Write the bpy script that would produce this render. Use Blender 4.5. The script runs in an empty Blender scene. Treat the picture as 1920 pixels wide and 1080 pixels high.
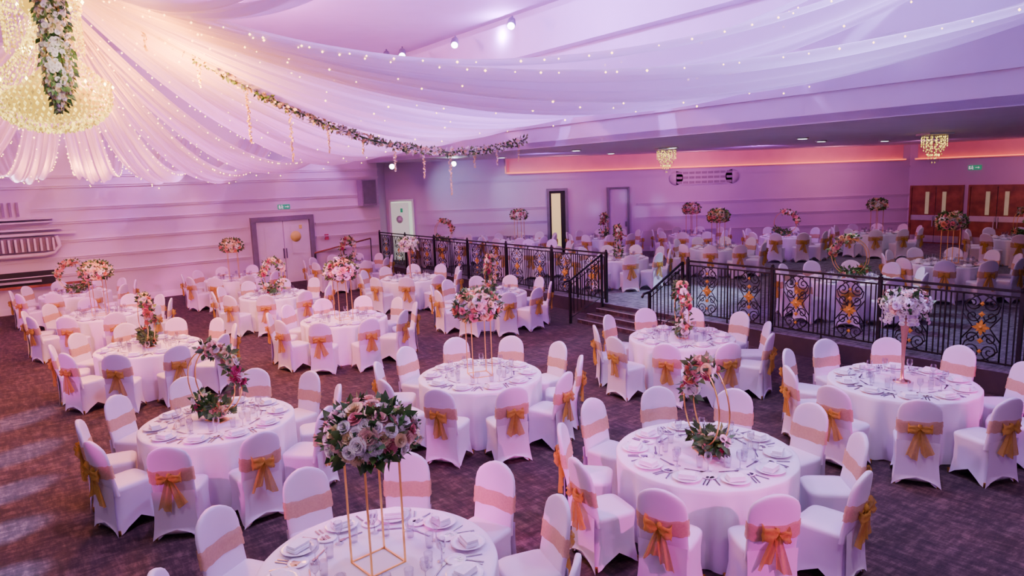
import bpy, math, random
from mathutils import Matrix, Vector, noise
random.seed(7)
pi=math.pi
rad=math.radians
scene=bpy.context.scene
COL=scene.collection
PH=.34
# ---------------------------------------------------------------- helpers
class MB:
    def __init__(s): s.v=[];s.f=[];s.m=[];s.sm=[]
    def add(s,vs,fs,mi=0,smooth=True,M=None):
        o=len(s.v)
        if M is not None: vs=[M@Vector(p) for p in vs]
        s.v.extend([tuple(p) for p in vs])
        for f in fs:
            s.f.append(tuple(i+o for i in f)); s.m.append(mi); s.sm.append(smooth)
    def box(s,c,d,mi=0,M=None):
        x,y,z=c; a,b,e=d[0]/2,d[1]/2,d[2]/2
        vs=[(x+i*a,y+j*b,z+k*e) for i in(-1,1) for j in(-1,1) for k in(-1,1)]
        fs=[(0,1,3,2),(4,6,7,5),(0,4,5,1),(2,3,7,6),(0,2,6,4),(1,5,7,3)]
        s.add(vs,fs,mi,False,M)
    def grid(s,fn,nu,nv,mi=0,smooth=True,M=None,closeu=False):
        vs=[fn(i/(nu if closeu else nu-1),j/(nv-1)) for j in range(nv) for i in range(nu)]
        fs=[]
        for j in range(nv-1):
            for i in range(nu if closeu else nu-1):
                a=j*nu+i;b=j*nu+(i+1)%nu
                fs.append((a,b,b+nu,a+nu))
        s.add(vs,fs,mi,smooth,M)
    def lathe(s,prof,n=16,mi=0,M=None,smooth=True):
        k=len(prof)
        def fn(u,v):
            r,z=prof[min(k-1,int(round(v*(k-1))))]
            a=2*pi*u
            return (r*math.cos(a),r*math.sin(a),z)
        s.grid(fn,n,k,mi,smooth,M,True)
    def tube(s,path,r,sides=5,mi=0,M=None,smooth=True):
        path=[Vector(p) for p in path]; n=len(path)
        vs=[];fs=[]
        t0=(path[1]-path[0]).normalized()
        up=Vector((0,0,1)) if abs(t0.z)<.9 else Vector((1,0,0))
        nrm=t0.cross(up).normalized()
        for i,p in enumerate(path):
            t=(path[min(i+1,n-1)]-path[max(i-1,0)])
            t=t.normalized() if t.length>1e-9 else t0
            nrm=(nrm-t*nrm.dot(t))
            nrm=nrm.normalized() if nrm.length>1e-6 else t.orthogonal().normalized()
            b=t.cross(nrm)
            for k in range(sides):
                a=2*pi*k/sides
                vs.append(p+nrm*math.cos(a)*r+b*math.sin(a)*r)
        for i in range(n-1):
            for k in range(sides):
                a=i*sides+k;b2=i*sides+(k+1)%sides
                fs.append((a,b2,b2+sides,a+sides))
        fs.append(tuple(range(sides))[::-1]); fs.append(tuple((n-1)*sides+k for k in range(sides)))
        s.add(vs,fs,mi,smooth,M)
    def prism(s,poly,z0,z1,mi=0):
        n=len(poly)
        vs=[(x,y,z0) for x,y in poly]+[(x,y,z1) for x,y in poly]
        fs=[tuple(range(n))[::-1],tuple(range(n,2*n))]+[(i,(i+1)%n,(i+1)%n+n,i+n) for i in range(n)]
        s.add(vs,fs,mi,False)
    def mesh(s,name,mats):
        me=bpy.data.meshes.new(name); me.from_pydata(s.v,[],s.f)
        for m in mats: me.materials.append(m)
        me.polygons.foreach_set('material_index',s.m)
        me.polygons.foreach_set('use_smooth',s.sm)
        me.update(); return me
def put(name,me,M=None,parent=None):
    o=bpy.data.objects.new(name,me); COL.objects.link(o)
    if parent: o.parent=parent
    if M is not None:
        if parent: o.matrix_local=M
        else: o.matrix_world=M
    return o
def T(x,y,z,rz=0): return Matrix.Translation((x,y,z))@Matrix.Rotation(rz,4,'Z')
def frame(p0,p1):
    "x along wall p0->p1, y = right-hand side (into room), z up"
    d=(Vector((p1[0],p1[1],0))-Vector((p0[0],p0[1],0))); L=d.length; d/=L
    n=Vector((d.y,-d.x,0))
    M=Matrix(((d.x,n.x,0,p0[0]),(d.y,n.y,0,p0[1]),(0,0,1,0),(0,0,0,1)))
    return M,L
# ---------------------------------------------------------------- materials
def mat(name,col,rough=.6,metal=0,emit=None,es=0,noise_scale=None,var=.08,bump=0,sheen=0,sample=True,emod=None):
    m=bpy.data.materials.new(name); m.use_nodes=True
    nt=m.node_tree; b=nt.nodes['Principled BSDF']
    b.inputs['Base Color'].default_value=(*col,1); b.inputs['Roughness'].default_value=rough; b.inputs['Metallic'].default_value=metal
    if emit: b.inputs['Emission Color'].default_value=(*emit,1); b.inputs['Emission Strength'].default_value=es
    if sheen: b.inputs['Sheen Weight'].default_value=sheen
    if noise_scale:
        tc=nt.nodes.new('ShaderNodeTexCoord'); n=nt.nodes.new('ShaderNodeTexNoise'); n.inputs['Scale'].default_value=noise_scale
        n.inputs['Detail'].default_value=4
        nt.links.new(tc.outputs['Object'],n.inputs['Vector'])
        r=nt.nodes.new('ShaderNodeValToRGB')
        r.color_ramp.elements[0].position=.3; r.color_ramp.elements[1].position=.7
        r.color_ramp.elements[0].color=(*[max(0,c*(1-var)) for c in col],1)
        r.color_ramp.elements[1].color=(*[min(1,c*(1+var)) for c in col],1)
        nt.links.new(n.outputs['Fac'],r.inputs['Fac']); nt.links.new(r.outputs['Color'],b.inputs['Base Color'])
        if emod:
            mr=nt.nodes.new('ShaderNodeMapRange'); mr.inputs['From Min'].default_value=.42; mr.inputs['From Max'].default_value=.66
            mr.inputs['To Min'].default_value=emod[0]; mr.inputs['To Max'].default_value=emod[1]
            nt.links.new(n.outputs['Fac'],mr.inputs['Value']); nt.links.new(mr.outputs[0],b.inputs['Emission Strength'])
        if bump:
            bp=nt.nodes.new('ShaderNodeBump'); bp.inputs['Strength'].default_value=bump; bp.inputs['Distance'].default_value=.02
            nt.links.new(n.outputs['Fac'],bp.inputs['Height']); nt.links.new(bp.outputs['Normal'],b.inputs['Normal'])
    if not sample:
        m.cycles.emission_sampling='NONE'
    return m
def cloth_trans(name,col,transp=.2,transl=.4,noise_scale=None):
    m=bpy.data.materials.new(name); m.use_nodes=True; nt=m.node_tree; nt.nodes.clear()
    o=nt.nodes.new('ShaderNodeOutputMaterial'); d=nt.nodes.new('ShaderNodeBsdfDiffuse'); t=nt.nodes.new('ShaderNodeBsdfTranslucent'); tr=nt.nodes.new('ShaderNodeBsdfTransparent')
    m1=nt.nodes.new('ShaderNodeMixShader'); m2=nt.nodes.new('ShaderNodeMixShader')
    d.inputs['Color'].default_value=(*col,1); t.inputs['Color'].default_value=(*col,1)
    m1.inputs[0].default_value=transl; m2.inputs[0].default_value=transp
    nt.links.new(d.outputs[0],m1.inputs[1]); nt.links.new(t.outputs[0],m1.inputs[2])
    nt.links.new(m1.outputs[0],m2.inputs[1]); nt.links.new(tr.outputs[0],m2.inputs[2]); nt.links.new(m2.outputs[0],o.inputs['Surface'])
    if noise_scale:
        tc=nt.nodes.new('ShaderNodeTexCoord'); n=nt.nodes.new('ShaderNodeTexNoise'); n.inputs['Scale'].default_value=noise_scale
        nt.links.new(tc.outputs['Object'],n.inputs['Vector'])
        mx=nt.nodes.new('ShaderNodeMapRange'); mx.inputs['To Min'].default_value=max(0,transp-.15); mx.inputs['To Max'].default_value=transp+.15
        nt.links.new(n.outputs['Fac'],mx.inputs['Value']); nt.links.new(mx.outputs[0],m2.inputs[0])
    return m
def carpet(name,c1,c2,c3):
    m=bpy.data.materials.new(name); m.use_nodes=True; nt=m.node_tree; b=nt.nodes['Principled BSDF']; b.inputs['Roughness'].default_value=.95
    tc=nt.nodes.new('ShaderNodeTexCoord'); mp=nt.nodes.new('ShaderNodeMapping'); mp.inputs['Rotation'].default_value=(0,0,.93); 
    nt.links.new(tc.outputs['Object'],mp.inputs['Vector'])
    def nz(sx,sy,sc,det):
        q=nt.nodes.new('ShaderNodeMapping'); q.inputs['Scale'].default_value=(sx,sy,1); nt.links.new(mp.outputs[0],q.inputs['Vector'])
        n=nt.nodes.new('ShaderNodeTexNoise'); n.inputs['Scale'].default_value=sc; n.inputs['Detail'].default_value=det; n.inputs['Roughness'].default_value=.75
        nt.links.new(q.outputs[0],n.inputs['Vector']); return n
    a=nz(1,4,3.2,6); c=nz(4,1,3.2,6); d=nz(1,1,.9,3)
    add=nt.nodes.new('ShaderNodeMath'); add.operation='MULTIPLY'; nt.links.new(a.outputs['Fac'],add.inputs[0]); nt.links.new(c.outputs['Fac'],add.inputs[1])
    add2=nt.nodes.new('ShaderNodeMath'); add2.operation='MULTIPLY_ADD'; nt.links.new(d.outputs['Fac'],add2.inputs[0]); add2.inputs[1].default_value=.12; nt.links.new(add.outputs[0],add2.inputs[2])
    r=nt.nodes.new('ShaderNodeValToRGB'); e=r.color_ramp.elements
    e[0].position=.22; e[0].color=(*c1,1); e[1].position=.46; e[1].color=(*c3,1); k=e.new(.31); k.color=(*c2,1)
    nt.links.new(add2.outputs[0],r.inputs['Fac']); nt.links.new(r.outputs['Color'],b.inputs['Base Color'])
    return m
M_cover=mat('white_spandex',(.72,.66,.76),.5,noise_scale=3,var=.04,bump=.15,sheen=.2)
M_cloth=mat('white_tablecloth',(.84,.80,.87),.6,noise_scale=4,var=.03,bump=.1)
M_band=cloth_trans('pale_gold_organza',(.70,.48,.28),.28,.3,60)
M_bow=cloth_trans('gold_organza',(.64,.42,.075),.22,.3,40)
M_gold=mat('brushed_gold',(.88,.58,.16),.28,1,noise_scale=20,var=.05)
M_rosegold=mat('rose_gold',(.75,.42,.28),.3,1,noise_scale=20,var=.05)
M_china=mat('white_china',(.92,.92,.95),.12,noise_scale=5,var=.02)
M_napkin=mat('linen_napkin',(.92,.92,.96),.8,noise_scale=30,var=.04)
M_steel=mat('cutlery_steel',(.28,.27,.30),.25,1,noise_scale=30,var=.05)
M_glass=bpy.data.materials.new('drinking_glass'); M_glass.use_nodes=True
nt=M_glass.node_tree; nt.nodes.clear()
o_=nt.nodes.new('ShaderNodeOutputMaterial'); a_=nt.nodes.new('ShaderNodeBsdfTransparent'); g_=nt.nodes.new('ShaderNodeBsdfGlossy'); lw=nt.nodes.new('ShaderNodeLayerWeight'); mx_=nt.nodes.new('ShaderNodeMixShader')
a_.inputs[0].default_value=(.82,.82,.87,1); g_.inputs['Roughness'].default_value=.05; lw.inputs[0].default_value=.45
nt.links.new(lw.outputs['Facing'],mx_.inputs[0]); nt.links.new(a_.outputs[0],mx_.inputs[1]); nt.links.new(g_.outputs[0],mx_.inputs[2]); nt.links.new(mx_.outputs[0],o_.inputs[0])
F_white=mat('rose_white',(.94,.92,.84),.6,noise_scale=25,var=.04)
F_cream=mat('rose_cream',(.90,.76,.42),.6,noise_scale=25,var=.08)
F_pink=mat('rose_pink',(.80,.30,.32),.6,noise_scale=25,var=.15)
F_coral=mat('rose_coral',(.82,.36,.20),.6,noise_scale=25,var=.15)
F_blush=mat('rose_blush',(.90,.62,.48),.6,noise_scale=25,var=.1)
F_mag=mat('rose_magenta',(.50,.05,.14),.6,noise_scale=25,var=.15)
F_lilac=mat('hydrangea_lilac',(.84,.74,.86),.7,noise_scale=25,var=.12)
F_leaf=mat('leaf_green',(.035,.13,.025),.5,noise_scale=15,var=.4)
F_leaf2=mat('leaf_green_light',(.12,.27,.05),.5,noise_scale=15,var=.35)
FM=[F_white,F_cream,F_pink,F_coral,F_blush,F_mag,F_lilac,F_leaf,F_leaf2,M_gold,M_rosegold]
M_iron=mat('wrought_iron',(.012,.011,.014),.45,.3,noise_scale=30,var=.3)
M_goldleaf=mat('gold_rosette',(.75,.44,.05),.4,.5,noise_scale=30,var=.2)
M_wall=mat('wall_paint_cream',(.74,.65,.71),.7,noise_scale=1.2,var=.03)
M_wallf=mat('wall_paint_lilac',(.66,.54,.70),.7,noise_scale=1.2,var=.03)
M_trim=mat('trim_paint',(.80,.72,.77),.5,noise_scale=3,var=.03)
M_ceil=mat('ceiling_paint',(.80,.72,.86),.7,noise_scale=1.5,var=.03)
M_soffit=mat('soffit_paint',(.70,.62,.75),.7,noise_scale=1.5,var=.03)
M_salmon=mat('cove_salmon_glow',(.88,.42,.46),.7,noise_scale=2,var=.04)  # LED glow on the cove band put into its base colour
M_led=mat('led_strip_orange',(1,.35,.1),.5,emit=(1,.20,.06),es=2.0)
M_carpet=carpet('carpet_brown',(.008,.004,.004),(.034,.018,.016),(.125,.076,.066))
M_carpet2=carpet('carpet_grey',(.05,.045,.06),(.14,.13,.16),(.30,.28,.33))
M_fascia=mat('platform_fascia_dark',(.04,.026,.03),.6,noise_scale=5,var=.2)
M_grey=mat('door_frame_grey',(.20,.19,.23),.5,noise_scale=5,var=.1)
M_doorw=mat('door_white',(.80,.78,.82),.5,noise_scale=3,var=.03)
M_wood=mat('door_wood',(.28,.09,.035),.4,noise_scale=4,var=.35)
M_alu=mat('kickplate_aluminium',(.6,.58,.62),.35,.8,noise_scale=8,var=.05)
M_gpane=mat('door_glass',(.55,.55,.35),.1,emit=(.9,.9,.45),es=.15,noise_scale=3,var=.1)
M_warm=mat('lit_corridor',(.9,.8,.3),.6,emit=(1,.82,.28),es=.7,noise_scale=2,var=.05)
M_cool=mat('lit_corridor_cool',(.8,.85,.75),.6,emit=(.85,1,.8),es=.4,noise_scale=2,var=.05)
M_dark=mat('dark_recess',(.01,.01,.012),.6,noise_scale=8,var=.2)
M_spk=mat('speaker_grey',(.34,.28,.37),.6,noise_scale=20,var=.1)
M_exit=mat('exit_sign_green',(.02,.35,.15),.5,emit=(.05,.6,.3),es=.3,noise_scale=5,var=.05)
M_whites=mat('sign_white',(.9,.9,.9),.5,emit=(1,1,1),es=.4,noise_scale=5,var=.02)
M_yellow=mat('sign_yellow',(.85,.8,.15),.5,noise_scale=5,var=.05)
M_lamp=mat('lamp_lens',(1,1,1),.3,emit=(.95,.95,1),es=14,sample=False)
M_fairy=mat('fairy_bulb',(1,.8,.4),.3,emit=(1,.50,.14),es=10,sample=False)
M_crys=mat('crystal_glow',(.45,.32,.05),.15,emit=(1,.74,.13),es=1,sample=False,noise_scale=16,var=.3,emod=(.55,4.5))
M_core=mat('chandelier_bulbs',(.35,.22,.03),.3,emit=(1,.62,.06),es=1.2,sample=False,noise_scale=5,var=.1)
M_bulb=mat('chandelier_hot_bulb',(1,.9,.5),.3,emit=(1,.85,.35),es=18,sample=False)
M_drape=cloth_trans('white_voile',(.92,.83,.95),.14,.45)
# ---------------------------------------------------------------- room geometry
vd=Vector((.593,-.805)); ud=Vector((.805,.593))
E0=Vector((-5.25,26.6)); 
def edge(s): p=E0+vd*s; return (p.x,p.y)
B=(-5.0,26.9); B2=(-4.85,27.6); C=(15.8,27.6)
A=(B[0]-20*.796,B[1]-20*.605)
D=(C[0]+.593*18,C[1]-.805*18)
E1=edge(34)
mb=MB(); mb.prism([(-24,-6),(30,-6),(30,30),(-24,30)],-.2,0); put('floor',mb.mesh('floor',[M_carpet]))
PP=[edge(-.05),edge(34),(D[0]-.02,E1[1]),(D[0]-.02,D[1]),(C[0]-.02,C[1]-.01),(B2[0]+.02,B2[1]-.01),(B[0]+.03,B[1]-.02)]
mb=MB(); mb.prism(PP,0.002,PH-.002,0); mb.prism(PP,PH-.002,PH,1)
put('stage_platform',mb.mesh('stage_platform',[M_fascia,M_carpet2]))
def wall(name,p0,p1,z0,z1,m,th=.25,ext=0):
    M,L=frame(p0,p1); b=MB(); b.box(((L)/2,-th/2,(z0+z1)/2),(L+ext,th,z1-z0)); return put(name,b.mesh(name,[m]),M),M,L
_,MW,LW=wall('wall_left',A,B,0,7.6,M_wall)
wall('wall_return',B,B2,0,7.6,M_wallf)
_,MF,LF=wall('wall_back',B2,C,0,4.3,M_wallf,ext=.3)
_,MR,LR=wall('wall_right',C,D,0,4.3,M_wallf,ext=.3)
mb=MB(); mb.prism([(-24,-6),(18,-6),(18,30),(-24,30)],7.6,7.8); put('ceiling',mb.mesh('ceiling',[M_ceil]))
mb=MB(); mb.prism([edge(-.4),edge(34),(D[0],E1[1]),D,C,B2],4.15,4.3); put('ceiling_low',mb.mesh('ceiling_low',[M_soffit]))
M_,L_=frame(edge(-.4),edge(34)); mb=MB(); mb.box((L_/2,-.12,5.88),(L_,.24,3.44)); mb.box((L_/2,.03,4.70),(L_,.06,.08)); mb.box((L_/2,.06,6.9),(L_,.5,.9)); put('wall_bulkhead',mb.mesh('wall_bulkhead',[M_ceil]),M_)
def trims(name,M,L,zs,x0=0,x1=None,m=M_trim):
    b=MB(); x1=x1 if x1 is not None else L
    for z in zs:
        b.box(((x0+x1)/2,.02,z),(x1-x0,.04,.06)); b.box(((x0+x1)/2,.035,z+.04),(x1-x0,.07,.025))
    put(name,b.mesh(name,[m]),M)
def along(M,x,y): 
    q=M.inverted()@Vector((x,y,0)); return q.x
d1=along(MW,-7.9,24.4)
trims('trim_1',MW,LW,[3.9,3.6,2.95,2.55]); trims('trim_2',MW,LW,[2.0,1.5,1.0],0,d1-1.2); trims('trim_3',MW,LW,[2.0,1.5,1.0],d1+1.2,LW)
trims('trim_4',MF,LF,[2.2,1.65,1.1],1.2,6.3,M_wallf); trims('trim_5',MF,LF,[2.2,1.65,1.1],9.9,LF,M_wallf); trims('trim_6',MF,LF,[3.3],0,LF,M_wallf)
def base(name,M,L,z,x0=0,x1=None):
    x1=x1 or L; b=MB(); b.box(((x0+x1)/2,.02,z+.08),(x1-x0,.04,.16)); b.box(((x0+x1)/2,.012,z+.175),(x1-x0,.024,.03)); put(name,b.mesh(name,[M_trim]),M)
base('baseboard_left',MW,LW,0,0,d1-1.2); base('baseboard_back',MF,LF,PH,1.2,LF); base('baseboard_right',MR,LR,PH,4.4,LR)
def cove(name,M,x0,x1):
    b=MB(); c=(x0+x1)/2; w=x1-x0
    b.box((c,.02,3.88),(w,.04,.54),0); b.box((c,.13,3.57),(w,.26,.05),1); b.box((c,.27,3.60),(w,.02,.03),2); b.box((c,.10,3.605),(w,.05,.02),2)
    put(name,b.mesh(name,[M_salmon,M_salmon,M_led]),M)
x0c=along(MF,-.05,27.6)
cove('cove_light_shelf',MF,x0c,LF-.3); cove('cove_light_shelf',MR,.3,LR)
b=MB(); b.box((x0c-.02,.14,3.85),(.04,.28,.56),0); b.box((x0c-.045,.15,3.72),(.02,.03,.28),1); put('cove_end_panel',b.mesh('cep',[M_salmon,M_led]),MF)
# doors
def leaf(b,x,w,h,z0,mi,y=.05):
    b.box((x,y,z0+h/2),(w-.02,.05,h),mi)
def frame_box(b,x,w,h,z0,mi,t=.14,dpt=.16):
    b.box((x-w/2-t/2,dpt/2,z0+h/2+t/2),(t,dpt,h+t),mi); b.box((x+w/2+t/2,dpt/2,z0+h/2+t/2),(t,dpt,h+t),mi); b.box((x,dpt/2,z0+h+t/2),(w,dpt,t),mi)
b=MB(); frame_box(b,0,1.9,2.2,0,0,.16); leaf(b,-.475,.95,2.2,0,1); leaf(b,.475,.95,2.2,0,1)
b.box((-.475,.085,1.5),(.4,.02,1.0),1); b.box((.475,.085,1.5),(.4,.02,1.0),1)
b.box((-.05,.1,1.05),(.03,.05,.35),3); b.box((.05,.1,1.05),(.03,.05,.35),3)
b.lathe([(0,0),(.19,0),(.19,.012),(0,.012)],20,2,Matrix.Translation((.42,.11,1.62))@Matrix.Rotation(-pi/2,4,'X'))
b.box((.62,.1,1.95),(.1,.02,.14),2)
put('door_1',b.mesh('door_1',[M_grey,M_doorw,M_yellow,M_steel]),MW@T(d1,0,0))
def exitsign(M):
    b=MB(); b.box((0,.05,0),(.42,.06,.17),0)
    b.box((-.08,.085,0),(.03,.01,.07),1); b.box((-.075,.085,.05),(.03,.01,.03),1); b.box((-.11,.085,-.04),(.06,.01,.02),1); b.box((-.05,.085,-.045),(.02,.01,.06),1);b.box((-.05,.085,.01),(.05,.01,.015),1)
    b.box((.08,.085,0),(.1,.01,.02),1); b.add([(.12,.09,.04),(.12,.09,-.04),(.17,.09,0)],[(0,1,2)],1,False); b.box((-.16,.085,0),(.05,.01,.11),1)
    put('exit_sign',b.mesh('exit_sign',[M_exit,M_whites]),M)
exitsign(MW@T(d1+.1,0,2.68))
xd=along(MF,-4.25,27.6)
b=MB(); frame_box(b,0,.82,2.3,PH,0,.08,.1); b.box((-.0,.03,PH+1.15),(.82,.02,2.3),1); 
Md=Matrix.Translation((-.41,.04,0))@Matrix.Rotation(rad(22),4,'Z')
b.box((.40,.03,PH+1.13),(.78,.045,2.25),2,Md)
b.lathe([(0,0),(.13,0),(.15,.02),(0,.03)],18,0,Md@Matrix.Translation((.4,.05,1.95))@Matrix.Rotation(-pi/2,4,'X')); b.box((.5,.06,2.3),(.1,.01,.16),3,Md)
put('door_2',b.mesh('door_2',[M_doorw,M_cool,M_cool,M_exit]),MF@T(xd,0,0))
xd=along(MF,1.9,27.6)
b=MB(); frame_box(b,0,.62,2.5,PH,0,.1); b.box((0,.03,PH+1.25),(.62,.02,2.5),3); b.box((-.05,.05,PH+1.2),(.36,.03,2.4),2); 
put('door_3',b.mesh('door_3',[M_grey,M_warm,M_warm,M_dark]),MF@T(xd,0,0))
xd=along(MF,4.3,27.6)
b=MB(); frame_box(b,0,.74,2.5,PH,0,.07); b.box((0,.03,PH+1.25),(.74,.03,2.5),1); b.box((0,.05,2.1),(.3,.02,.9),1); b.box((.3,.07,1.45),(.03,.05,.2),2)
put('door_4',b.mesh('door_4',[M_grey,M_wallf,M_steel]),MF@T(xd,0,0))
def wooddoor(name,x):
    b=MB(); frame_box(b,0,1.75,2.16,PH,0,.07,.1)
    for s in(-1,1):
        leaf(b,s*.4375,.87,2.16,PH,0)
        b.box((s*.30,.09,1.90),(.13,.02,.85),1)
        b.box((s*.4375,.085,1.33),(.86,.02,.2),2)
        b.box((s*.4375,.085,.52),(.86,.02,.26),2)
        b.box((s*.06,.12,1.2),(.03,.05,.4),2)
    put(name,b.mesh(name,[M_wood,M_gpane,M_alu]),MR@T(x,0,0))
wooddoor('door_5',1.05); wooddoor('door_6',3.1); wooddoor('door_7',5.9)
exitsign(MR@T(2.3,0,3.2))
xd=along(MF,7.7,27.6)
def louver(name,M,w,h,rows,cols):
    b=MB(); b.box((0,.03,0),(w,.06,h),0)
    for i in range(rows):
        for j in range(cols):
            b.box((-w/2+w*(j+.5)/cols,.065,-h/2+h*(i+.5)/rows),(w/cols*.85,.02,h/rows*.5),1)
    for s in(-1,1):
        b.lathe([(0,0),(h/2,0),(h/2,.06),(0,.06)],16,0,Matrix.Translation((s*w/2,0,0))@Matrix.Rotation(-pi/2,4,'X'))
    put(name,b.mesh(name,[M_wallf,M_spk]),M)
louver('air_vent',MF@T(xd,0,3.18),2.2,.55,3,9)
xl=along(MW,-14.3,19.8)
b=MB()
b.box((.1,.22,2.28),(3.1,.14,.07)); b.box((.0,.2,2.42),(2.6,.3,.05)); b.box((0,.16,2.72),(2.3,.3,.04)); b.box((0,.16,2.62),(2.2,.3,.04)); b.box((-.3,.1,2.95),(1.8,.12,.5))
for i in range(15): b.box((-1.05+i*.15,.26,1.98),(.05,.24,.36),0)
b.box((0,.1,1.98),(2.3,.1,.42),1); 
b.tube([(-1.15,.2,2.2),(-1.2,.24,1.9),(-1.05,.26,1.72),(-.8,.26,1.68),(.8,.26,1.68),(1.05,.26,1.72),(1.2,.24,1.9),(1.15,.2,2.2)],.06,6)
for i in range(9): b.box((-1.05+i*.17,.2,3.0),(.06,.1,.4),1)
put('radiator_grille',b.mesh('radiator_grille',[M_trim,M_spk]),MW@T(xl,.001,0))
b=MB(); b.box((0,.03,1.0),(1.6,.06,.4),0); b.box((.2,.2,.78),(3.2,.05,.07),1); b.box((-1.2,.12,.78),(.06,.16,.06),1); b.box((1.5,.12,.78),(.06,.16,.06),1); b.box((-.2,.1,.92),(1.3,.1,.06),2)
put('wall_recess',b.mesh('wall_recess',[M_dark,M_wood,M_alu]),MW@T(xl+.2,.001,0))  # flat dark panel stands in for the shade inside the opening
b=MB(); b.box((0,.35,0),(.58,.42,.95),0); b.box((0,.57,.02),(.50,.02,.85),1); b.box((0,.1,.2),(.12,.2,.12),1); b.box((0,.1,-.2),(.12,.2,.12),1)
put('wall_speaker',b.mesh('wall_speaker',[M_spk,M_grey]),MW@T(LW-.65,0,3.05))
b=MB(); b.box((0,.03,0),(.14,.05,.2),0); put('fire_call_point',b.mesh('fcp',[F_mag]),MW@T(d1+1.6,0,1.5))
# ---------------------------------------------------------------- railing
def spiral(cx,cz,r0,turns,a0,sgn,n=18):
    P=[]
    for i in range(n+1):
        t=i/n; a=a0+sgn*turns*2*pi*t; r=r0*(1-t*.85)
        P.append((cx+r*math.cos(a),0,cz+r*math.sin(a)))
    return P
def rosette(b,x,z,r):
    for k in range(8):
        a=k*pi/4; c,s=math.cos(a),math.sin(a)
        L=r*(1 if k%2==0 else .75)
        for q in(1,-1):
            b.add([(x,.018*q,z),(x+L*.55*c-L*.22*s,.014*q,z+L*.55*s+L*.22*c),(x+L*c,.012*q,z+L*s),(x+L*.55*c+L*.22*s,.014*q,z+L*.55*s-L*.22*c)],[(0,1,2,3)],1,False)
    b.lathe([(0,-.03),(r*.2,-.02),(r*.28,0),(r*.2,.02),(0,.03)],8,1,Matrix.Translation((x,0,z))@Matrix.Rotation(pi/2,4,'X'))
def scrollpanel(b,x,w,z0,z1,M=None):
    r=.011; h=z1-z0; zc=(z0+z1)/2
    for s in(-1,1): b.tube([(x+s*w/2,0,z0),(x+s*w/2,0,z1)],.013,4,0)
    R1=w*.235
    for s in(-1,1):
        for q in(-1,1):
            b.tube(spiral(x+s*w*.25,zc+q*(h*.5-R1-.02),R1,1.6,(pi/2 if q>0 else -pi/2)+0,s*q),r,4,0)
            b.tube(spiral(x+s*w*.23,zc+q*h*.17,R1*.8,1.3,(pi if s>0 else 0),s*q),r,4,0)
            b.tube([(x,0,zc+q*h*.02),(x+s*w*.12,0,zc+q*h*.12),(x+s*w*.40,0,zc+q*h*.24),(x+s*w*.45,0,zc+q*h*.33),(x+s*w*.2,0,zc+q*h*.46),(x,0,zc+q*h*.5)],r,4,0)
        b.tube([(x+s*w*.5,0,zc-h*.2),(x+s*w*.3,0,zc-h*.06),(x+s*w*.22,0,zc),(x+s*w*.3,0,zc+h*.06),(x+s*w*.5,0,zc+h*.2)],r,4,0)
    rosette(b,x,zc,w*.24); rosette(b,x,zc+h*.2,w*.09); rosette(b,x,zc-h*.2,w*.09); rosette(b,x,zc-h*.36,w*.07); rosette(b,x,zc+h*.36,w*.07)
def railing(L,h=1.2):
    b=MB()
    b.box((L/2,0,h),(L,.055,.035)); b.box((L/2,0,h-.09),(L,.025,.025)); b.box((L/2,0,.1),(L,.03,.025))
    unit=1.0; n=max(1,round(L/unit)); u=L/n
    for i in range(n+1):
        x=i*u
        if i%2==0 or i==n:
            b.box((x,0,h/2+.02),(.055,.055,h+.04)); b.lathe([(0,-.03),(.035,0),(0,.04)],8,0,Matrix.Translation((x,0,h+.06)))
        else: b.box((x,0,h/2),(.022,.022,h))
        if i<n:
            pw=.52; xc=x+u/2
            for k in(1,2):
                for s in(-1,1):
                    xx=xc+s*(pw/2+ (u/2-pw/2)*k/3+.01); b.box((xx,0,h/2+.0),(.018,.018,h-.16))
            scrollpanel(b,xc,pw,.1,h-.09)
    return b
def on_edge(s,z=PH+.002):
    M,_=frame(edge(0),edge(1)); return M@T(s,.0,z)
sL1=(2.2-E0.x)/vd.x; sR0=(3.66-E0.x)/vd.x
b=railing(sL1-.35); put('wrought_iron_railing',b.mesh('railingA',[M_iron,M_goldleaf]),on_edge(.35)@T(0,-.1,0))
b=railing(17); put('wrought_iron_railing',b.mesh('railingB',[M_iron,M_goldleaf]),on_edge(sR0)@T(0,-.1,0))
b=MB()
for i in range(3):
    h=.255-i*.085; b.box(((sL1+sR0)/2,.15+.3*i+.003,h/2),(sR0-sL1-.1,.3,h),0); b.box(((sL1+sR0)/2,.285+.3*i,h+.004),(sR0-sL1-.1,.03,.012),1)
put('platform_steps',b.mesh('steps',[M_carpet,M_alu]),on_edge(0,0.001))
def stair_rail(s):
    b=MB()
    b.tube([(0,.06,1.52),(0,1.05,1.02),(0,1.25,1.0),(0,1.3,.93)],.026,6)
    b.tube([(0,.06,1.40),(0,1.05,.90)],.012,4); b.tube([(0,.06,.50),(0,1.05,.14)],.012,4)
    b.box((0,1.08,.5),(.05,.05,.99)); b.box((0,.06,.77),(.05,.05,1.52))
    for k in range(1,9):
        y=.06+1.02*k/9; z=1.50-(y)*.475; b.box((0,y,z-.42),(.016,.016,.80))
    put('stair_handrail',b.mesh('stair_handrail',[M_iron]),on_edge(s,0.006))
stair_rail(sL1+.01); stair_rail(sR0-.01)
b=MB(); b.tube([(0,.5,.95),(0,.5,1.0),(2.2,.5,1.35)],.03,6,0); b.tube([(0,.5,0),(0,.5,.97)],.03,5,1); b.tube([(1.1,.5,0),(1.1,.5,1.17)],.02,5,1); b.tube([(2.2,.5,0),(2.2,.5,1.35)],.02,5,1)
put('wooden_handrail',b.mesh('wh',[M_wood,M_iron]),MW@T(LW-2.9,0,0.001))
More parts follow.
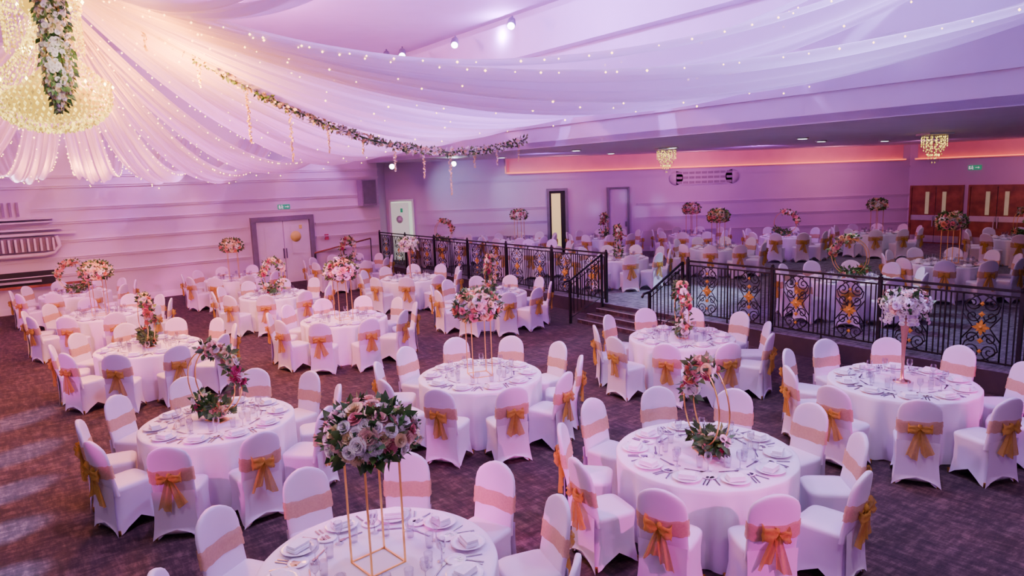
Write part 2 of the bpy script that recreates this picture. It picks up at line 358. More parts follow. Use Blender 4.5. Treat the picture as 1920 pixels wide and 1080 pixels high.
# ---------------------------------------------------------------- chair
def sgnpow(v,e): return math.copysign(abs(v)**e,v)
def make_chair(seed):
    rn=random.Random(seed); b=MB(); n=28
    lv=[(0,.235,.245),(.06,.222,.232),(.18,.205,.215),(.34,.203,.213),(.44,.212,.222),(.465,.212,.222),(.482,.195,.205),(.488,.12,.13),(.49,.0,.0)]
    def fn(u,v):
        i=int(round(v*(len(lv)-1))); z,hx,hy=lv[i]; a=2*pi*u+.001
        x=hx*sgnpow(math.cos(a),.38); y=hy*sgnpow(math.sin(a),.38)
        c=abs(math.sin(2*a))**.7
        if z<.3:
            k=(1-c)*(1-z/.3); x*=1-.13*k; y*=1-.13*k
        if i==0: z=.13*(1-c)**1.0
        elif i==1: z=.06+.09*(1-c)
        return (x,y,z)
    b.grid(fn,n,len(lv),0,True,None,True)
    bk=[(.40,.205,.03),(.50,.200,.034),(.60,.202,.032),(.72,.208,.030),(.80,.208,.028),(.86,.198,.027),(.905,.176,.026),(.938,.138,.025),(.962,.095,.022),(.978,.045,.018),(.982,.0,.0)]
    def bf(u,v):
        i=int(round(v*(len(bk)-1))); z,hx,hy=bk[i]; a=2*pi*u
        yc=-.185-(z-.45)*.14
        x=(hx)*sgnpow(math.cos(a),.6); y=hy*sgnpow(math.sin(a),.6)
        y+= -.03*(1-(x/.215)**2)*(1 if z>.5 else 0)
        return (x,yc+y,z)
    b.grid(bf,n,len(bk),0,True,None,True)
    def rp(u,v):
        z=.50*(1-v); x=(u-.5)*2*(.205+.03*v*v-.012*math.sin(pi*v))
        y=-.228-.018*v*v
        if v>.9: z=.11*(1-abs(u-.5)*2)**.6
        return (x,y,z)
    b.grid(rp,9,9,0,True)
    for s in(-1,1):
        for q in(-1,1): b.lathe([(0,.0),(.014,.0),(.013,.05)],6,3,T(s*.205,q*.215,0))
    def band(u,v):
        a=2*pi*u; z=.60+.14*v; hx=.216;hy=.037
        yc=-.185-(z-.45)*.14
        x=hx*sgnpow(math.cos(a),.6); y=hy*sgnpow(math.sin(a),.6)-.03*(1-(x/.22)**2)
        z+=.010*math.sin(a*2+seed)+.006*math.sin(9*a+v*5)
        return (x*(1+.01*math.sin(v*12)),yc+y+.003*math.sin(v*16+a*3),z)
    b.grid(band,32,7,1,True,None,True)
    yk=-.295; zk=.675
    b.lathe([(0,-.040),(.018,-.03),(.024,0),(.018,.03),(0,.040)],8,2,T(0,yk,zk))
    for s in(-1,1):
        w0=.038+.018*rn.random(); L=.095+.03*rn.random(); dr=rn.uniform(-.01,.06)
        def loop(u,v,s=s,w0=w0,L=L,dr=dr):
            t=u*2*pi
            x=s*(L*.5*(1-math.cos(t))); y=yk-.012-.032*math.sin(t)
            ww=(.3+.9*math.sin(t/2))*w0
            return (x,y+.012*math.sin(v*11+t),zk+(v-.5)*2*ww-dr*math.sin(t/2)+.012*math.sin(t*3+v*4))
        b.grid(loop,14,6,2,True)
        TL=.27+.13*rn.random(); sp=.03+.06*rn.random()
        def tail(u,v,s=s,TL=TL,sp=sp,ph=rn.random()*6):
            w=.016+.045*v**.7
            return (s*sp*v+(u-.5)*2*w, yk-.005-.018*math.sin(u*11+ph+v*2)*(.3+v)+.02*v, zk-TL*v+.025*math.sin(u*5+ph)*v)
        b.grid(tail,10,9,2,True)
    return b.mesh('banquet_chair_%d'%seed,[M_cover,M_band,M_bow,M_gold])
chairs=[make_chair(s) for s in range(5)]
# ---------------------------------------------------------------- table
def make_table(seed):
    rn=random.Random(seed); b=MB(); n=200
    ph=[rn.random()*6.28 for _ in range(4)]
    lv=[(.0,.752),(.45,.752),(.80,.752),(.832,.750),(.842,.740),(.844,.70),(.844,.6),(.844,.45),(.844,.3),(.846,.15),(.848,.004)]
    def fn(u,v):
        i=int(round(v*(len(lv)-1))); r,z=lv[i]; a=2*pi*u
        if i>=4:
            t=(.75-z)/.75
            f=math.sin(15*a+ph[0]+1.2*math.sin(a*2+ph[3])); f=(abs(f)**.7)*(1 if f>0 else -1)
            r+= t**.7*(.038*f+.014*math.sin(26*a+ph[1])) -.035*t
        return (r*math.cos(a),r*math.sin(a),z)
    b.grid(fn,n,len(lv),0,True,None,True)
    return b.mesh('round_banquet_table_%d'%seed,[M_cloth])
tables=[make_table(s) for s in range(2)]
def make_settings():
    b=MB(); rn=random.Random(3); n=18
    for k in range(10):
        a=k*2*pi/10
        M=Matrix.Rotation(a,4,'Z')@Matrix.Translation((.655,0,.753))@Matrix.Rotation(rn.uniform(-.1,.1),4,'Z')
        b.lathe([(0,.006),(.08,.006),(.09,.012),(.13,.028),(.132,.024),(.085,0),(0,0)],n,0,M)
        M2=M@Matrix.Rotation(rn.uniform(-.4,.4),4,'Z')
        b.box((0,0,.026),(.10,.15,.022),1,M2); b.box((.006,.0,.048),(.088,.135,.018),1,M2)
        b.lathe([(0,.004),(.05,.004),(.075,.012),(.076,.009),(.05,0),(0,0)],n,0,M@Matrix.Translation((-.12,-.19,0)))
        for s,w in((-1,.165),(1,.155),(1,.185)):
            y=s*w
            b.box((.01,y,.004),(.13,.011,.005),2,M); b.box((-.08,y,.004),(.06,.024,.004),2,M)
        b.box((-.19,.0,.004),(.011,.15,.005),2,M); b.box((-.19,.09,.004),(.026,.045,.004),2,M)
        g=M@Matrix.Translation((-.22,.13,0))
        b.lathe([(.034,.001),(.03,.004),(.005,.010),(.004,.075),(.012,.085),(.032,.11),(.036,.14),(.031,.175)],10,3,g)
        g=M@Matrix.Translation((-.28,.04,0))
        b.lathe([(0,.002),(.027,.002),(.030,.05),(.033,.11)],10,3,g)
    return b.mesh('place_settings',[M_china,M_napkin,M_steel,M_glass])
settings=make_settings()
# ---------------------------------------------------------------- flowers
def align(nrm): return Vector(nrm).to_track_quat('Z','Y').to_matrix().to_4x4()
def rose(b,p,nrm,s,mi,rn):
    M=Matrix.Translation(p)@align(nrm)@Matrix.Rotation(rn.random()*6,4,'Z')
    for cnt,tilt,ln,r0 in((3,.05,.60,.08),(4,.30,.75,.14),(5,.62,.90,.20),(6,1.05,.95,.24)):
        off=rn.random()*6
        for k in range(cnt):
            a=off+k*2*pi/cnt; R=Matrix.Rotation(a,4,'Z')
            wid=s*(.34+.40*tilt)+s*.12
            vs=[]
            for j in range(3):
                v=j/2
                for i in range(3):
                    u=i-1
                    out=r0*s+ln*s*v*math.sin(tilt)+ (.10*s if j==2 else 0)
                    up=ln*s*v*math.cos(tilt)+ .25*s*(1-tilt/1.2) -.05*s*abs(u)*(j==2)-(.10*s if j==2 and tilt>.5 else 0)
                    lat=u*wid*(.6+.4*math.sin(v*2.2))
                    vs.append((out-.32*abs(u)*wid*(1 if j else .5),lat,up))
            b.add(vs,[(0,1,4,3),(1,2,5,4),(3,4,7,6),(4,5,8,7)],mi,True,M@R)
def leafm(b,p,d,L,mi,rn):
    M=Matrix.Translation(p)@align(d)@Matrix.Rotation(rn.random()*6,4,'Z'); w=L*.28
    b.add([(0,0,0),(w,.0,L*.45),(0,.08*L,L),(-w,0,L*.45),(0,-.06*L,L*.45)],[(0,1,4),(1,2,4),(0,4,3),(4,2,3)],mi,True,M)
def puff(b,p,s,mi,rn):
    for k in range(30):
        d=Vector((rn.gauss(0,1),rn.gauss(0,1),rn.gauss(0,1))).normalized()
        M=Matrix.Translation(Vector(p)+d*s)@align(d)@Matrix.Rotation(rn.random()*6,4,'Z'); q=s*.34
        b.add([(q,0,0),(q*.35,q*.35,.1*q),(0,q,0),(-q*.35,q*.35,.1*q),(-q,0,0),(-q*.35,-q*.35,.1*q),(0,-q,0),(q*.35,-q*.35,.1*q),(0,0,-.1*q)],[(0,1,8,7),(2,3,8,1),(4,5,8,3),(6,7,8,5)],mi,True,M)
def ball(b,c,rx,rz,N,pal,rn,size=.05,leaves=150,zmin=-.55,puffs=10):
    c=Vector(c); ga=pi*(3-5**.5)
    for i in range(N):
        z=1-(1-zmin)*(i+.5)/N; r=math.sqrt(max(0,1-z*z)); a=i*ga
        d=Vector((r*math.cos(a),r*math.sin(a),z)); jit=rn.uniform(.88,1.08)
        p=c+Vector((d.x*rx*jit,d.y*rx*jit,d.z*rz*jit)); s=size*rn.uniform(.75,1.35)
        if rn.random()<puffs/100: puff(b,p-d*s*.2,s*1.1,rn.choice([q for q in pal if q in(0,1,4,6)] or pal),rn)
        else: rose(b,p-d*s*.7,d+Vector((rn.uniform(-.25,.25),rn.uniform(-.25,.25),.12)),s,rn.choice(pal),rn)
    for i in range(leaves):
        z=rn.uniform(zmin-.1,.9); r=math.sqrt(1-z*z); a=rn.random()*6.283
        d=Vector((r*math.cos(a),r*math.sin(a),z)); p=c+Vector((d.x*rx*.84,d.y*rx*.84,d.z*rz*.84))
        leafm(b,p,d+Vector((rn.uniform(-.7,.7),rn.uniform(-.7,.7),rn.uniform(-.4,.6))),rn.uniform(.07,.13),rn.choice([7,7,8]),rn)
    b.lathe([(0,-rz*.6)]+[(rx*.76*math.cos(t),rz*.76*math.sin(t)) for t in(-.8,-.4,0,.6,1.1)]+[(0,rz*.78)],10,7,Matrix.Translation(c))
def rectframe(b,w,h,z0,mi,t=.009):
    for s in(-1,1):
        for q in(-1,1): b.box((s*w/2,q*w/2,z0+h/2),(t*1.3,t*1.3,h),mi)
    for z in(z0+t/2,z0+h-t/2):
        for s in(-1,1):
            b.box((s*w/2,0,z),(t*1.3,w,t),mi); b.box((0,s*w/2,z),(w,t*1.3,t),mi)
def stand_centre(seed,pal):
    rn=random.Random(seed); b=MB(); rectframe(b,.27,.78,0,9); b.box((0,0,.775),(.27,.27,.006),9)
    ball(b,(0,0,.955),.315,.225,100,pal,rn,.052,260,-.6,8)
    return b.mesh('tall_flower_centrepiece',FM)
def vase_centre(seed,pal):
    rn=random.Random(seed); b=MB()
    b.lathe([(0,0),(.10,0),(.10,.012),(.05,.02),(.02,.05),(.016,.2),(.022,.4),(.035,.6),(.055,.75),(.07,.82),(.06,.82),(.0,.74)],20,10)
    ball(b,(0,0,.98),.25,.17,60,pal,rn,.05,60,-.7,45)
    for i in range(22):
        a=rn.random()*6.28
        p0=Vector((.2*math.cos(a),.2*math.sin(a),.9)); 
        for k in range(4): rose(b,p0+Vector((math.cos(a)*.02*k,math.sin(a)*.02*k,-.04*k)),(math.cos(a),math.sin(a),-.2),.022,rn.choice([0,6]),rn)
    return b.mesh('trumpet_vase_centrepiece',FM)
def hoop_centre(seed,pal,full=False):
    rn=random.Random(seed); b=MB(); R=.37; zc=.47
    for y in(-.05,.05):
        b.tube([(R*math.cos(t),y,zc+R*math.sin(t)) for t in [i*2*pi/40 for i in range(41)]],.008,5,9)
    for s in(-1,1): b.tube([(s*.12,-.05,zc-R+.02),(s*.12,.05,zc-R+.02)],.006,4,9)
    b.box((0,0,.006),(.26,.16,.012),9); b.tube([(0,-.05,.0),(0,-.05,.1)],.006,4,9); b.tube([(0,.05,.0),(0,.05,.1)],.006,4,9)
    def arc(a0,a1,N,th,lv):
        for i in range(N):
            t=rad(a0+(a1-a0)*(i+rn.random())/N); d=Vector((rn.gauss(0,1),rn.gauss(0,1),rn.gauss(0,.8))).normalized()
            p=Vector((R*math.cos(t),0,zc+R*math.sin(t)))+d*th*rn.uniform(.8,1.05)
            rose(b,p-d*.03,d,.044*rn.uniform(.7,1.35),rn.choice(pal),rn)
        for i in range(lv):
            t=rad(a0-4+(a1-a0+8)*rn.random()); d=Vector((rn.gauss(0,1),rn.gauss(0,1),rn.gauss(0,1))).normalized()
            p=Vector((R*math.cos(t),0,max(.14,zc+R*math.sin(t))))+d*th*.65
            if p.z<.1: d.z=abs(d.z)+.3
            leafm(b,p,d+Vector((0,0,-.1)),rn.uniform(.06,.12),rn.choice([7,7,8]),rn)
    if full: arc(20,170,64,.09,120); arc(200,330,42,.10,130)
    else: arc(0,110,62,.09,110); arc(222,290,24,.11,240)
    b.lathe([(0,.012),(.10,.03),(.13,.09),(.09,.16),(0,.19)],10,7,T(-.06,0,0))
    return b.mesh('floral_hoop_centrepiece',FM)
P1=[0,0,0,0,0,0,0,1,1,4,2,4]; P2=[4,2,2,3,3,1,1,4,0,0]; P3=[0,0,4,2,5,3,1,0]
C_stand=[stand_centre(11,P1),stand_centre(12,P2),stand_centre(13,P3)]
C_vase=[vase_centre(21,[0,0,6,0,4])]
C_hoop=[hoop_centre(31,P3+[0,4,1]),hoop_centre(32,P2),hoop_centre(33,P3,True)]
# ---------------------------------------------------------------- lay out tables
TB=[(-1.01,4.54,0,0,'s',.75,0),(1.79,6.29,0,7,'h',1.75,0),(-3.45,7.71,0,3,'h',-.45,0),(-.48,9.21,0,18,'s',.35,1),
(4.77,8.25,0,14,'v',0,0),(-6.28,11.67,0,8,'h',-.9,1),(-3.36,13.55,0,-5,'s',.6,2),(2.73,11.01,0,14,'f',1.5,2),
(-9.04,15.0,0,5,'s',.3,1),(-5.87,16.95,0,10,'f',1.2,2),(-8.2,20.38,0,0,'s',.3,1),(-11.7,18.4,0,12,'h',3.3,1),
(-2.8,19.06,0,4,'v',0,0),(-.5,16.1,0,16,'f',1.4,2),(-5.4,23.0,0,0,'f',1.2,2),
(3.0,19.3,PH,5,'f',1.5,2),(6.28,20.9,PH,10,'s',.3,1),(10.19,15.98,PH,0,'s',.5,1),(7.0,14.2,PH,9,'h',2.2,2),(9.5,23.9,PH,3,'h',-.4,2),
(.35,25.7,PH,0,'s',.4,2),(6.7,25.6,PH,8,'s',.4,1),(3.5,25.7,PH,0,'f',1.2,2),(-2.45,25.7,PH,0,'h',-.5,2),(15.3,20.7,PH,0,'h',.5,2),(.6,22.2,PH,0,None,0,0),(12.7,24.0,PH,7,'s',.4,0),
]
rn=random.Random(5)
for i,(x,y,z,a0,c,cr,mi) in enumerate(TB):
    fz=z+(.0025 if z else .001)
    rot=rn.random()*6
    put('round_banquet_table',tables[i%2],T(x,y,fz,rot))
    put('place_settings',settings,T(x,y,fz,rad(a0)-pi/2))
    cz=fz+.753
    if c=='s': put('tall_flower_centrepiece',C_stand[mi],T(x,y,cz,cr))
    elif c=='v': put('trumpet_vase_centrepiece',C_vase[0],T(x,y,cz,cr))
    elif c=='h': put('floral_hoop_centrepiece',C_hoop[min(mi,1)],T(x,y,cz,cr))
    elif c=='f': put('floral_hoop_centrepiece',C_hoop[2],T(x,y,cz,cr))
    for k in range(10):
        a=rad(a0+36*k); dxx=math.sin(a); dyy=-math.cos(a); r=1.11+rn.uniform(-.01,.06)
        rz=math.atan2(dyy,dxx)+pi/2+rn.uniform(-.08,.08)
        put('banquet_chair',chairs[rn.randrange(5)],T(x+dxx*r,y+dyy*r,fz,rz))
# ---------------------------------------------------------------- ceiling drapes
HUB=Vector((-6.45,10.5,5.95))
fair=MB()
def bulb(p,r=.018):
    x,y,z=p; fair.add([(x+r,y,z),(x-r,y,z),(x,y+r,z),(x,y-r,z),(x,y,z+r),(x,y,z-r)],[(0,2,4),(2,1,4),(1,3,4),(3,0,4),(2,0,5),(1,2,5),(3,1,5),(0,3,5)],0)
def swag(end,sag,w1,hz=0,seed=0,w0=.3,lights=True,belly=.5,start=.45):
    end=Vector(end); hub=HUB+Vector((0,0,hz)); d=end-hub; dh=Vector((d.x,d.y,0)).normalized(); sd=Vector((-dh.y,dh.x,0))
    hub=hub+dh*start; d=end-hub
    rn=random.Random(seed); ph=rn.random()*6; b=MB(); k1=rn.uniform(8,12)
    def pos(u,v):
        s=(u-.5)*2; w=w0+(w1-w0)*v**.8
        p=hub+d*v; z=p.z-4*sag*v*(1-v)
        z-=belly*(1-s*s)*(.25+math.sin(pi*v))*.6*min(1,w/w1*1.2)
        q=Vector((p.x,p.y,z))+sd*(s*w/2)
        am=.3+.7*min(1,w/1.2)
        q.z+=am*(.06*math.sin(s*k1+ph+v*1.5)+.04*math.sin(s*23+ph*2+v*3)+.014*math.sin(s*41+v*4))
        return q
    b.grid(pos,72,40,0,True)
    put('ceiling_drape',b.mesh('ceiling_drape',[M_drape]))
    if lights:
        L=d.length; n=int(L/.36)
        for e in(0.0,1.0):
            for i in range(1,n-1):
                p=pos(e,(i+rn.uniform(-.45,.45))/n); bulb((p.x,p.y,p.z-.04),rn.uniform(.011,.020))
        for i in range(1,n//2):
            p=pos(rn.uniform(.2,.8),(i+rn.random())*2/n*.96); bulb((p.x,p.y,p.z-.10),rn.uniform(.011,.020))
def wp(x): return (x,B[1]+(x-B[0])*.76-.1)
k=0
for x,ez,sg in((-18,5.3,1.5),(-16,5.2,1.6),(-14.1,5.2,1.65),(-12.2,5.2,1.7),(-10.3,5.1,1.7),(-8.4,5.1,1.7),(-6.6,5.1,1.5)):
    px,py=wp(x); swag((px,py,ez),sg,1.25,0,k,belly=.3); k+=1
for s,ez,sg in((1.8,4.9,1.15),(4.6,4.9,1.0),(7.4,4.9,.95),(10.2,5.0,.85),(13,5.1,.8),(15.8,5.2,.85),(18.6,5.3,1.0),(21.4,5.5,1.1)):
    p=E0+vd*s-ud*.1; swag((p.x,p.y,ez),sg,2.35,.35,k); k+=1
for s,ez,sg in((18.2,6.3,1.45),(21,6.5,1.6)):
    p=E0+vd*s-ud*.3; swag((p.x,p.y,ez),sg,2.6,.6,k); k+=1
swag((-.6,8.8,7.5),.95,2.6,.5,k,lights=False); k+=1
swag((-3.5,3.0,7.5),.7,2.6,.4,k,lights=False); k+=1
put('fairy_lights',fair.mesh('fairy_lights',[M_fairy]))
def garland(name,fn,n,th,seed,drops=True):
    rn=random.Random(seed); b=MB()
    b.tube([fn(i/60) for i in range(61)],.02,5,7)
    for i in range(n):
        t=rn.random(); p=Vector(fn(t)); d=Vector((rn.gauss(0,1),rn.gauss(0,1),rn.gauss(0,1))).normalized()
        if rn.random()<.3: rose(b,p+d*th*.8,d,.035,rn.choice([0,0,1,1]),rn)
        else: leafm(b,p+d*th*.5,d,rn.uniform(.07,.13),rn.choice([7,8,8,0]),rn)
    if drops:
        for i in range(12):
            t=.12+.85*i/11; p=Vector(fn(t)); L=rn.uniform(.25,.6)
            if i in(2,3,8): L=.95
            for j in range(int(L*60)):
                z=j/(L*60)
                q=p+Vector((rn.uniform(-.03,.03)*(1.2-z),rn.uniform(-.03,.03),-z*L-.05)); rose(b,q,(rn.uniform(-1,1),rn.uniform(-1,1),-.3),.018,rn.choice([0,1,1,1]),rn)
    put(name,b.mesh(name,FM))
def gfn(t):
    a=Vector((-6.5,10.5,6.9)); e=Vector((.5,18.5,4.40)); p=a+(e-a)*t; p.z-=4*1.3*t*(1-t); return tuple(p)
garland('hanging_flower_garland',gfn,1800,.08,3)
def cfn(t): return (-5.85+.05*math.sin(t*5),9.4,4.50+t*2.7)
rn=random.Random(9); b=MB(); b.tube([cfn(i/20) for i in range(21)],.05,6,7)
for i in range(1700):
    t=rn.random(); p=Vector(cfn(t)); a=rn.random()*6.28; r=(.17 if t>.12 else .15*t/.12+.02)*rn.uniform(.6,1)
    d=Vector((math.cos(a),math.sin(a),-.2)); q=p+d*r
    if rn.random()<.68: rose(b,q,d,.03,rn.choice([0,1,0]),rn)
    else: leafm(b,q,d+Vector((0,0,-1)),.11,rn.choice([7,8,8]),rn)
put('wisteria_column_garland',b.mesh('wisteria',FM))
# ---------------------------------------------------------------- chandelier
b=MB(); CX,CY=-6.60,10.45
def bead(x,y,z,r,mi=0): b.add([(x+r,y,z),(x-r,y,z),(x,y+r,z),(x,y-r,z),(x,y,z+r*1.4),(x,y,z-r*1.4)],[(0,2,4),(2,1,4),(1,3,4),(3,0,4),(2,0,5),(1,2,5),(3,1,5),(0,3,5)],mi,False)
for j in range(11):
    ph=j/10*pi/2; r=.76*math.cos(ph); z=4.78-.48*math.sin(ph); n=max(1,int(2*pi*r/.075))
    for i in range(n): a=2*pi*(i+.5*(j%2))/n; bead(r*math.cos(a),r*math.sin(a),z,.029)
for j in range(3):
    n=60
    for i in range(n): a=2*pi*(i+.5*(j%2))/n; bead(.76*math.cos(a),.76*math.sin(a),4.85+j*.07,.029)
for i in range(40):
    a=2*pi*i/40
    for j in range(20):
        t=j/19; r=.14+.60*(1-t)**2.0; z=5.0+.98*t; bead(r*math.cos(a),r*math.sin(a),z,.020)
for j in range(4):
    for i in range(44): a=2*pi*(i+.5*(j%2))/44; bead(.5*math.cos(a),.5*math.sin(a),6.25-j*.07,.028)
for i in range(44):
    a=2*pi*i/44
    for j in range(9): bead(.48*math.cos(a),.48*math.sin(a),6.0-j*.06-.1*(i%2),.020)
    for j in range(18):
        t=j/17; bead((.15+.33*t)*math.cos(a),(.15+.33*t)*math.sin(a),7.0-.75*t,.020)
for i in range(14):
    a=2*pi*i/14; bead(.79*math.cos(a),.79*math.sin(a),4.95,.022,2); bead(.53*math.cos(a),.53*math.sin(a),6.15,.028,2); bead(.3*math.cos(a+.2),.3*math.sin(a+.2),5.45,.028,2)
b.lathe([(0,4.42),(.30,4.47),(.56,4.62),(.64,4.82),(.42,4.93),(.1,5.2),(.06,5.8),(.25,6.02),(.25,6.2),(.05,6.4),(.03,7.58)],20,1)
put('crystal_chandelier',b.mesh('crystal_chandelier',[M_crys,M_core,M_bulb]),T(CX,CY,0))
def small_ch(x,y):
    b=MB()
    b.box((0,0,-.03),(.6,.6,.05),2)
    def bd(x,y,z,r): b.add([(x+r,y,z),(x-r,y,z),(x,y+r,z),(x,y-r,z),(x,y,z+r*1.5),(x,y,z-r*1.5)],[(0,2,4),(2,1,4),(1,3,4),(3,0,4),(2,0,5),(1,2,5),(3,1,5),(0,3,5)],0,False)
    for k in range(5):
        r=.06+.055*k; n=4+3*k
        for i in range(n):
            a=2*pi*i/n; L=.75-.12*k
            b.tube([(r*math.cos(a),r*math.sin(a),-.05),(r*math.cos(a),r*math.sin(a),-.1-L)],.002,3,2)
            for j in range(4): bd(r*math.cos(a),r*math.sin(a),-.1-L*(j+.6*(i%2))/4.3,.016)
    for k in range(8): a=k*pi/4; bd(.12*math.cos(a),.12*math.sin(a),-.55,.024)
    put('small_crystal_chandelier',b.mesh('smallch',[M_crys,M_core,M_alu]),T(x,y,4.15))
small_ch(4.85,21.5); small_ch(10.6,17.5)
# ---------------------------------------------------------------- lights
def spot(name,loc,tgt,power,col,ang,blend=.5,r=.08):
    l=bpy.data.lights.new(name,'SPOT'); l.energy=power; l.color=col; l.spot_size=rad(ang); l.spot_blend=blend; l.shadow_soft_size=r
    o=bpy.data.objects.new(name,l); COL.objects.link(o); o.location=loc; d=Vector(tgt)-Vector(loc); o.rotation_euler=d.to_track_quat('-Z','Y').to_euler(); return o
def point(name,loc,power,col,r=.3):
    l=bpy.data.lights.new(name,'POINT'); l.energy=power; l.color=col; l.shadow_soft_size=r
    o=bpy.data.objects.new(name,l); COL.objects.link(o); o.location=loc; return o
def downlight(x,y,z,name='ceiling_downlight'):
    b=MB(); b.lathe([(0,-.02),(.12,-.02),(.15,-.03),(.16,0)],16,1); b.lathe([(0,-.035),(.11,-.035)],16,0)
    put(name,b.mesh(name,[M_lamp,M_alu]),T(x,y,z))
for x,y in((8.9,20.0),(7.4,17.7),(4.9,20.9),(3.6,24.5),(-.2,24.8),(2.0,20.5),(11.5,21.5)):
    downlight(x,y,4.148)
for x,y in ((3.2,19.5),(6.5,21),(9.3,16.5),(7,14.5),(10,22.5),(.5,24),(13.6,21)):
    spot('platform_lamp',(x,y,4.05),(x,y,0),88,(.90,.66,1),130,.8,.12)
def stage_light(x,y,z,tgt,power,col,ang):
    b=MB(); b.lathe([(0,.22),(.09,.2),(.11,0),(.10,-.1),(.0,-.08)],14,0); b.lathe([(0,-.105),(.09,-.105)],14,1); b.box((0,0,.3),(.04,.04,.3),0)
    d=Vector(tgt)-Vector((x,y,z)); q=(-d).to_track_quat('Z','Y').to_matrix().to_4x4()
    put('stage_spotlight',b.mesh('stage_spotlight',[M_grey,M_lamp]),Matrix.Translation((x,y,z))@q)
    dn=d.normalized(); 
    if power: spot('stage_lamp',Vector((x,y,z))+dn*.18,tgt,power,col,ang,.6,.08)
for x,y in((-3.4,20.9),(-2.9,20.6),(-1.3,19.3),(.2,17.2)): stage_light(x,y,7.0,(x*.3-1,y-10,0),500,(.8,.40,1),60)
stage_light(-4.0,24.4,3.95,(-3,10,2),120,(.75,.85,1),70); stage_light(-1.9,24.9,3.98,(-1,10,2),120,(.75,.85,1),70)
BL=(.55,.66,1)
spot('wall_wash',(-3.4,25.0,4.0),(-1.8,27.6,2.9),190,BL,60,.9); spot('wall_wash',(-1.2,25.0,4.0),(.8,27.6,2.6),190,BL,60,.9)
for x,z in((3.4,2.1),(5.2,1.9),(5.9,2.3),(6.6,1.8),(4.6,2.5)): spot('gobo_lamp',(2,18,4.0),(x,27.6,z),900,(.6,.55,1),4.5,1,.15)
spot('violet_wash',(1,22,3.9),(2,27.6,1.6),250,(.50,.12,1),120); spot('violet_wash',(8,22,3.9),(8.5,27.6,1.6),320,(.66,.12,1),120); spot('pink_wash',(13,22,3.9),(16,26,2.2),170,(1,.26,.70),100)
spot('cove_fill',(2,25.6,3.6),(2,27.6,4.0),60,(1,.28,.42),140); spot('cove_fill',(7,25.6,3.6),(7,27.6,4.0),80,(1,.28,.42),140); spot('cove_fill',(12,25.6,3.6),(12,27.6,4.0),80,(1,.28,.42),140); spot('cove_fill',(17,21.5,3.6),(20,23,4.0),90,(1,.28,.42),140)  # added pink fill in front of the cove, apart from its LED strip
spot('violet_wash',(-10.6,21.2,4.6),(-12.0,21.6,2.2),95,(.75,.22,1),130); spot('violet_wash',(-5.9,24.6,4.4),(-7.5,25,2.2),85,(.78,.24,1),130); spot('violet_wash',(-14.6,18.2,4.6),(-16,18.4,2.4),95,(1,.32,.6),130)
MAG=(1,.07,.66)
for lx,ly,tx,ty,p,an in((-9,1,-1.1,5.9,4600,9),(-9,1,.1,5.7,4600,8),(6,-2,1.6,5.2,4200,12),(-10,1,-3.0,7.0,4200,9),(8,0,3.2,7.4,3600,9),(8,1,5.5,8.2,3400,12),(6,-1,-.2,9.5,4400,10),(-12,2,-6.6,11.6,4200,12),(2,-1,-3.6,13.2,6000,9),(-14,6,-11.5,17.5,4200,13),(6,2,-5.8,17,7000,10),(2,0,2.6,11.2,4200,10),(-6,0,-9,15,7000,8)):
    spot('magenta_lamp',(lx,ly,5.6),(tx,ty,.8),p,MAG,an,.5,.05)
for x,y,tx,ty,p in((-14,2,-7,13,1000),(4,-3,3,9,650),(-16,10,-8,18,1000),(3,2,-4,15,800)):
    spot('magenta_wash_lamp',(x,y,5.2),(tx,ty,.6),p,(.90,.20,.90),60,.8,.1)
for tx,ty in((-5.3,6.6),(-5.9,7.6),(-4.7,5.7),(-6.6,8.8),(-7.6,10.2),(.6,13.2)): spot('blue_gobo_lamp',(-9,1,5.8),(tx,ty,0),20000,(.36,.40,1),4.5,.8,.05)
spot('platform_pool_lamp',(7.6,18.2,4.0),(4.4,17.2,.3),2600,BL,42,.9,.08); spot('platform_pool_lamp',(6,19,4.0),(3.9,15.6,.3),1200,BL,35,.9,.08)
spot('platform_pool_lamp',(6,15,4.0),(8.3,12.3,.3),500,BL,60,.8,.08)
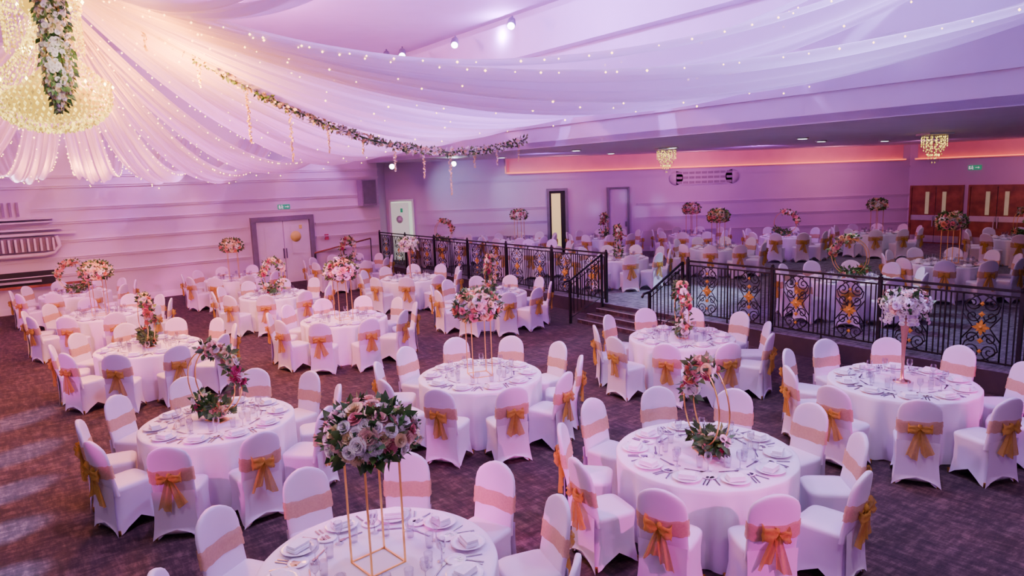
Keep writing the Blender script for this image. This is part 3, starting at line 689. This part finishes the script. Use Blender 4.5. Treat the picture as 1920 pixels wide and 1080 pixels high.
for x,y,p in((-3,3,205),(3,4,200),(-9,9,150),(-1,10,205),(-5,15,200),(-11,16,160),(2.5,9,165),(-1,18,160)):
    spot('hall_fill',(x,y,4.15 if y>3.5 else 5),(x,y,0),p,(1,.80,.99),140,.9,.25)  # added fill hung below the drapes, no fitting modelled
OR=(1,.30,.05)
point('chandelier_fill',(CX+1.4,CY+1.2,4.9),850,OR,.2)  # added points beside the chandelier, throwing orange on the drapes
point('chandelier_fill',(CX-.6,CY+1.9,4.9),850,OR,.2)
point('chandelier_fill',(CX+1.5,CY-.2,5.3),260,OR,.2)
point('chandelier_fill',(CX-2.6,CY+4.5,4.5),400,(1,.32,.12),.15)  # added for the orange glow on the left wall
spot('chandelier_fill',(-5.2,8.6,5.0),(-5.9,9.4,5.3),40,(1,.8,.5),120,.9,.1)  # added warm light for the wisteria column
for x,y,p,c in((-6,16,850,(1,.20,.85)),(0,14,1200,(.48,.20,1)),(4,8,1100,(.46,.36,1)),(-10,14,700,(1,.30,.35)),(-1,6,800,(.65,.30,1)),(0,19,650,(.60,.20,1))):
    point('above_drape_fill',(x,y,7.1),p,c,.12)  # added above the drapes so the voile glows violet and pink
for x,y,tx,ty,p,c in((-8,19,-9,17,360,(.90,.26,1)),(-2,16,-2,15,400,(.62,.22,1)),(3,12,3,11,300,(.50,.32,1)),(5,9,4,8,260,(.50,.44,1))):
    spot('voile_fill',(x,y,2.6),(tx,ty,5),p,c,120,.9,.1)  # added spots in mid-air, tinting the drapes from below
w=bpy.data.worlds.new('World'); scene.world=w; w.use_nodes=True
bg=w.node_tree.nodes['Background']; bg.inputs[0].default_value=(.60,.36,.92,1); bg.inputs[1].default_value=.35
# ---------------------------------------------------------------- camera
cam=bpy.data.cameras.new('camera'); cam.lens=36*1300/1920; cam.sensor_width=36; cam.clip_end=200
co=bpy.data.objects.new('camera',cam); COL.objects.link(co)
co.matrix_world=Matrix.Translation((0,0,3.4))@(Matrix.Rotation(rad(81),4,'X')@Matrix.Rotation(rad(-2),4,'Z'))
scene.camera=co
